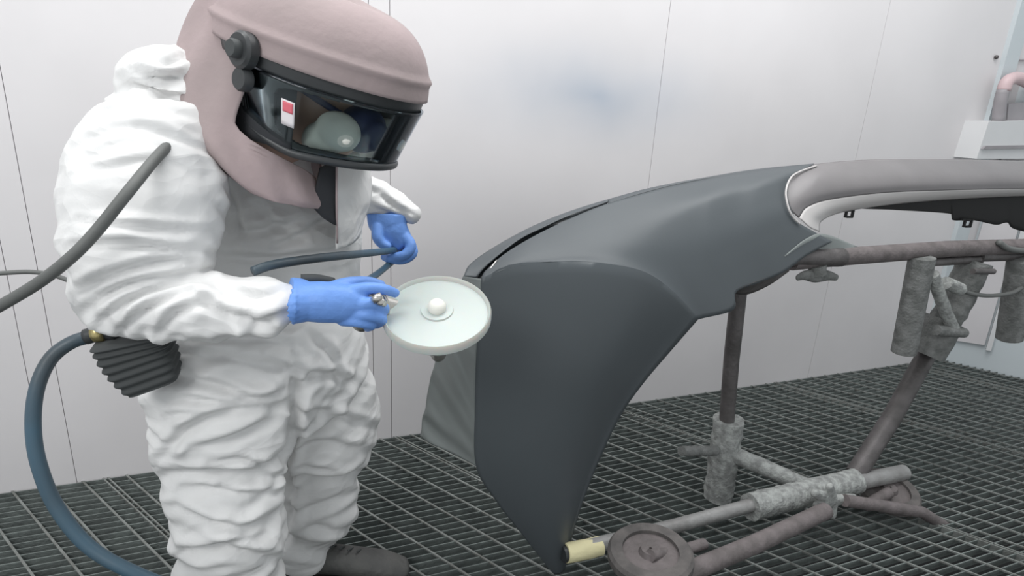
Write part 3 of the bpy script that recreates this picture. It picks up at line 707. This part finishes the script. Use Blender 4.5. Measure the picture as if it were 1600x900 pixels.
# shoe
b = bmesh.new()
limb(b, [(440,868,1.50,16,.042),(475,872,1.49,20,.045),(515,873,1.47,21,.045),(555,877,1.455,20,.048),(600,882,1.44,17,.052),(630,887,1.43,12,.042)], 24, 20, up=Vector((0,1,0)))
limb(b, [(465,850,1.5,34,.045),(480,868,1.49,36,.045)], 8, 20)
remeshed('shoe', b, MATS['shoe'], pe, .005, 4)
b = bmesh.new()
limb(b, [(440,893,1.50,7,.045),(500,895,1.48,6,.047),(560,898,1.455,6,.05),(615,901,1.44,6,.052),(638,899,1.43,4,.035)], 24, 16, power=3); link('sole', b, MATS['sole'], pe)
for i in range(4):
    b = bmesh.new(); x = 520+i*14; tube(b, [at(x-4,856+i*2,1.44), at(x+4,852+i*2,1.47), at(x+8,856+i*2,1.50)], .0025, 6, 8); link('lace', b, MATS['dark_rubber'], pe)
b = bmesh.new()   # near shoe, below the picture
limb(b, [(310,935,1.25,26,.045),(370,945,1.24,26,.046),(430,955,1.23,22,.05),(480,962,1.22,16,.04)], 20, 18); remeshed('shoe', b, MATS['shoe'], pe, .006, 3)

# ------------------------------------------------------------------ spray gun with cup
sg = thing('spray_gun', 'spray gun with a round milky plastic cup, held in the blue-gloved right hand', 'spray gun', at(610,490,1.0))
cupC = at(683,487,.985); ax = c2w((.06,-.77,-.63)).normalized(); 
sa = mpp(683,487,.985); e1_ = c2w((1,.03,0)); e1_ = (e1_-ax*e1_.dot(ax)).normalized(); e2_ = ax.cross(e1_).normalized()
def lathe_at(bm, c, prof, n=56):
    rings = [[bm.verts.new(c + e1_*rr*math.cos(2*math.pi*i/n) + e2_*rr*math.sin(2*math.pi*i/n) + ax*zz) for i in range(n)] for rr, zz in prof]
    for a in range(len(prof)-1):
        for i in range(n): bm.faces.new((rings[a][i], rings[a][(i+1)%n], rings[a+1][(i+1)%n], rings[a+1][i]))
    bm.faces.new(rings[0][::-1]); bm.faces.new(rings[-1])
R = 85*sa
bm = bmesh.new(); lathe_at(bm, cupC, [(R*.97,-.013),(R,-.011),(R*1.0,.002),(R*.975,.007),(R*.95,.004),(R*.93,-.001),(R*.55,.001),(R*.30,.003),(R*.29,.006),(.004,.007)]); link('cup_lid', bm, MATS['cup_plastic'], sg, angle=50)
bm = bmesh.new(); lathe_at(bm, cupC, [(R*.14,-.075),(R*.3,-.07),(R*.62,-.052),(R*.84,-.028),(R*.94,-.012)]); link('cup', bm, MATS['cup_plastic'], sg, angle=50)
bm = bmesh.new(); lathe_at(bm, cupC, [(R*.16,.006),(R*.17,.014),(R*.12,.022),(R*.05,.024)], 30); link('lid_vent', bm, MATS['filter'], sg, angle=50)
bm = bmesh.new(); lathe_at(bm, cupC, [(.012,-.12),(.016,-.11),(.018,-.07)], 24); link('cup_neck', bm, MATS['nickel'], sg)
gb = at(660,492,1.06)
bm = bmesh.new(); a_ = at(580,470,1.02); tube(bm, [a_, (a_+gb)/2, gb, gb+(gb-a_)*.02], .016, 14, 14); link('gun_body', bm, MATS['nickel'], sg)
bm = bmesh.new(); q = gb+(gb-a_)*.02; tube(bm, [q, q+(gb-a_).normalized()*.03], .022, 18); link('air_cap', bm, MATS['brass'], sg)
bm = bmesh.new(); tube(bm, [at(574,468,1.0), at(570,490,1.02), at(562,512,1.03)], .013, 12, 10); link('handle', bm, MATS['nickel'], sg)
bm = bmesh.new(); tube(bm, [at(586,462,.955), at(592,470,.95)], .010, 12); tube(bm, [at(592,470,.95), at(600,474,.96)], .007, 10); link('adjusting_knob', bm, MATS['nickel'], sg)
bm = bmesh.new(); tube(bm, [at(598,458,1.0), at(606,478,1.0), at(604,500,1.01)], .004, 8, 10); link('trigger', bm, MATS['nickel'], sg)
bm = bmesh.new(); tube(bm, [at(470,436,1.04), at(495,436,1.04), at(520,441,1.05)], .009, 10, 10); link('hose_coupling', bm, MATS['dark_rubber'], sg)

# ------------------------------------------------------------------ hoses and belt pack
b = bmesh.new(); s0 = mpp(500,405,1.2)
tube(b, [at(*p) for p in ((395,424,1.05),(430,413,1.07),(500,403,1.14),(560,397,1.29),(600,393,1.46),(618,391,1.55),(626,397,1.58),(614,408,1.56),(592,426,1.45),(572,440,1.30),(560,452,1.12),(566,480,1.04))], .0085, 12, 90)
h = tag(link('air_hose', b, MATS['hose_blue']), 'blue-grey air hose looped through the left glove to the spray gun', 'hose')
b = bmesh.new(); tube(b, [at(*p) for p in ((312,180,1.27),(290,203,1.19),(250,240,1.08),(200,300,1.0),(150,362,.98),(110,403,.98),(60,442,1.0),(0,478,1.02),(-60,510,1.04))], .0085, 12, 80)
tag(link('breathing_hose', b, MATS['hose_grey']), 'thick grey hose running from behind the hood down across the right shoulder', 'hose')
b = bmesh.new(); tube(b, [at(*p) for p in ((-60,432,1.5),(0,427,1.5),(50,425,1.5),(90,432,1.48),(130,450,1.45),(180,480,1.42))], .005, 10, 50)
tag(link('thin_hose', b, MATS['hose_grey']), 'thin brown-grey hose passing behind the bent elbow at the left', 'hose')
b = bmesh.new(); tube(b, [at(*p) for p in ((150,524,1.23),(112,535,1.22),(78,562,1.21),(57,610,1.19),(52,670,1.17),(62,730,1.15),(90,795,1.13),(140,855,1.10),(210,895,1.07),(300,930,1.05))], .0125, 14, 110)
tag(link('supply_hose', b, MATS['hose_blue']), 'thick blue hose hanging in an arc from the belt pack to the floor', 'hose')
bpk = thing('belt_pack', 'black ribbed belt pack hanging at the lower back of the coverall', 'pack', at(225,598,1.2))
b = bmesh.new()
N_ = 60; rows = []
ctrl = [prow(*c) for c in ((207,524,1.19,52,.045),(215,545,1.19,50,.045),(228,570,1.19,46,.043),(243,597,1.19,37,.04))]
R_ = catmull(ctrl, N_)
for i in range(N_):
    q = R_[i].copy(); f_ = 1+.045*math.sin(i/N_*2*math.pi*7); q[3] *= f_; q[4] *= f_; rows.append(q)
sweep(b, rows, Vector((0,1,0)), 28, True, 5); link('ribbed_case', b, MATS['dark_rubber'], bpk, angle=70)
b = bmesh.new(); tube(b, [at(135,526,1.22), at(155,521,1.215), at(185,520,1.20)], .015, 14, 8); link('hose_elbow', b, MATS['black_plastic'], bpk)
b = bmesh.new(); tube(b, [at(149,521,1.205), at(162,519,1.2)], .0165, 16); link('brass_nut', b, MATS['brass'], bpk)
b = bmesh.new(); tube(b, [at(165,516,1.18), at(215,521,1.16), at(262,527,1.17)], .010, 10, 12); link('belt_clip', b, MATS['black_plastic'], bpk)
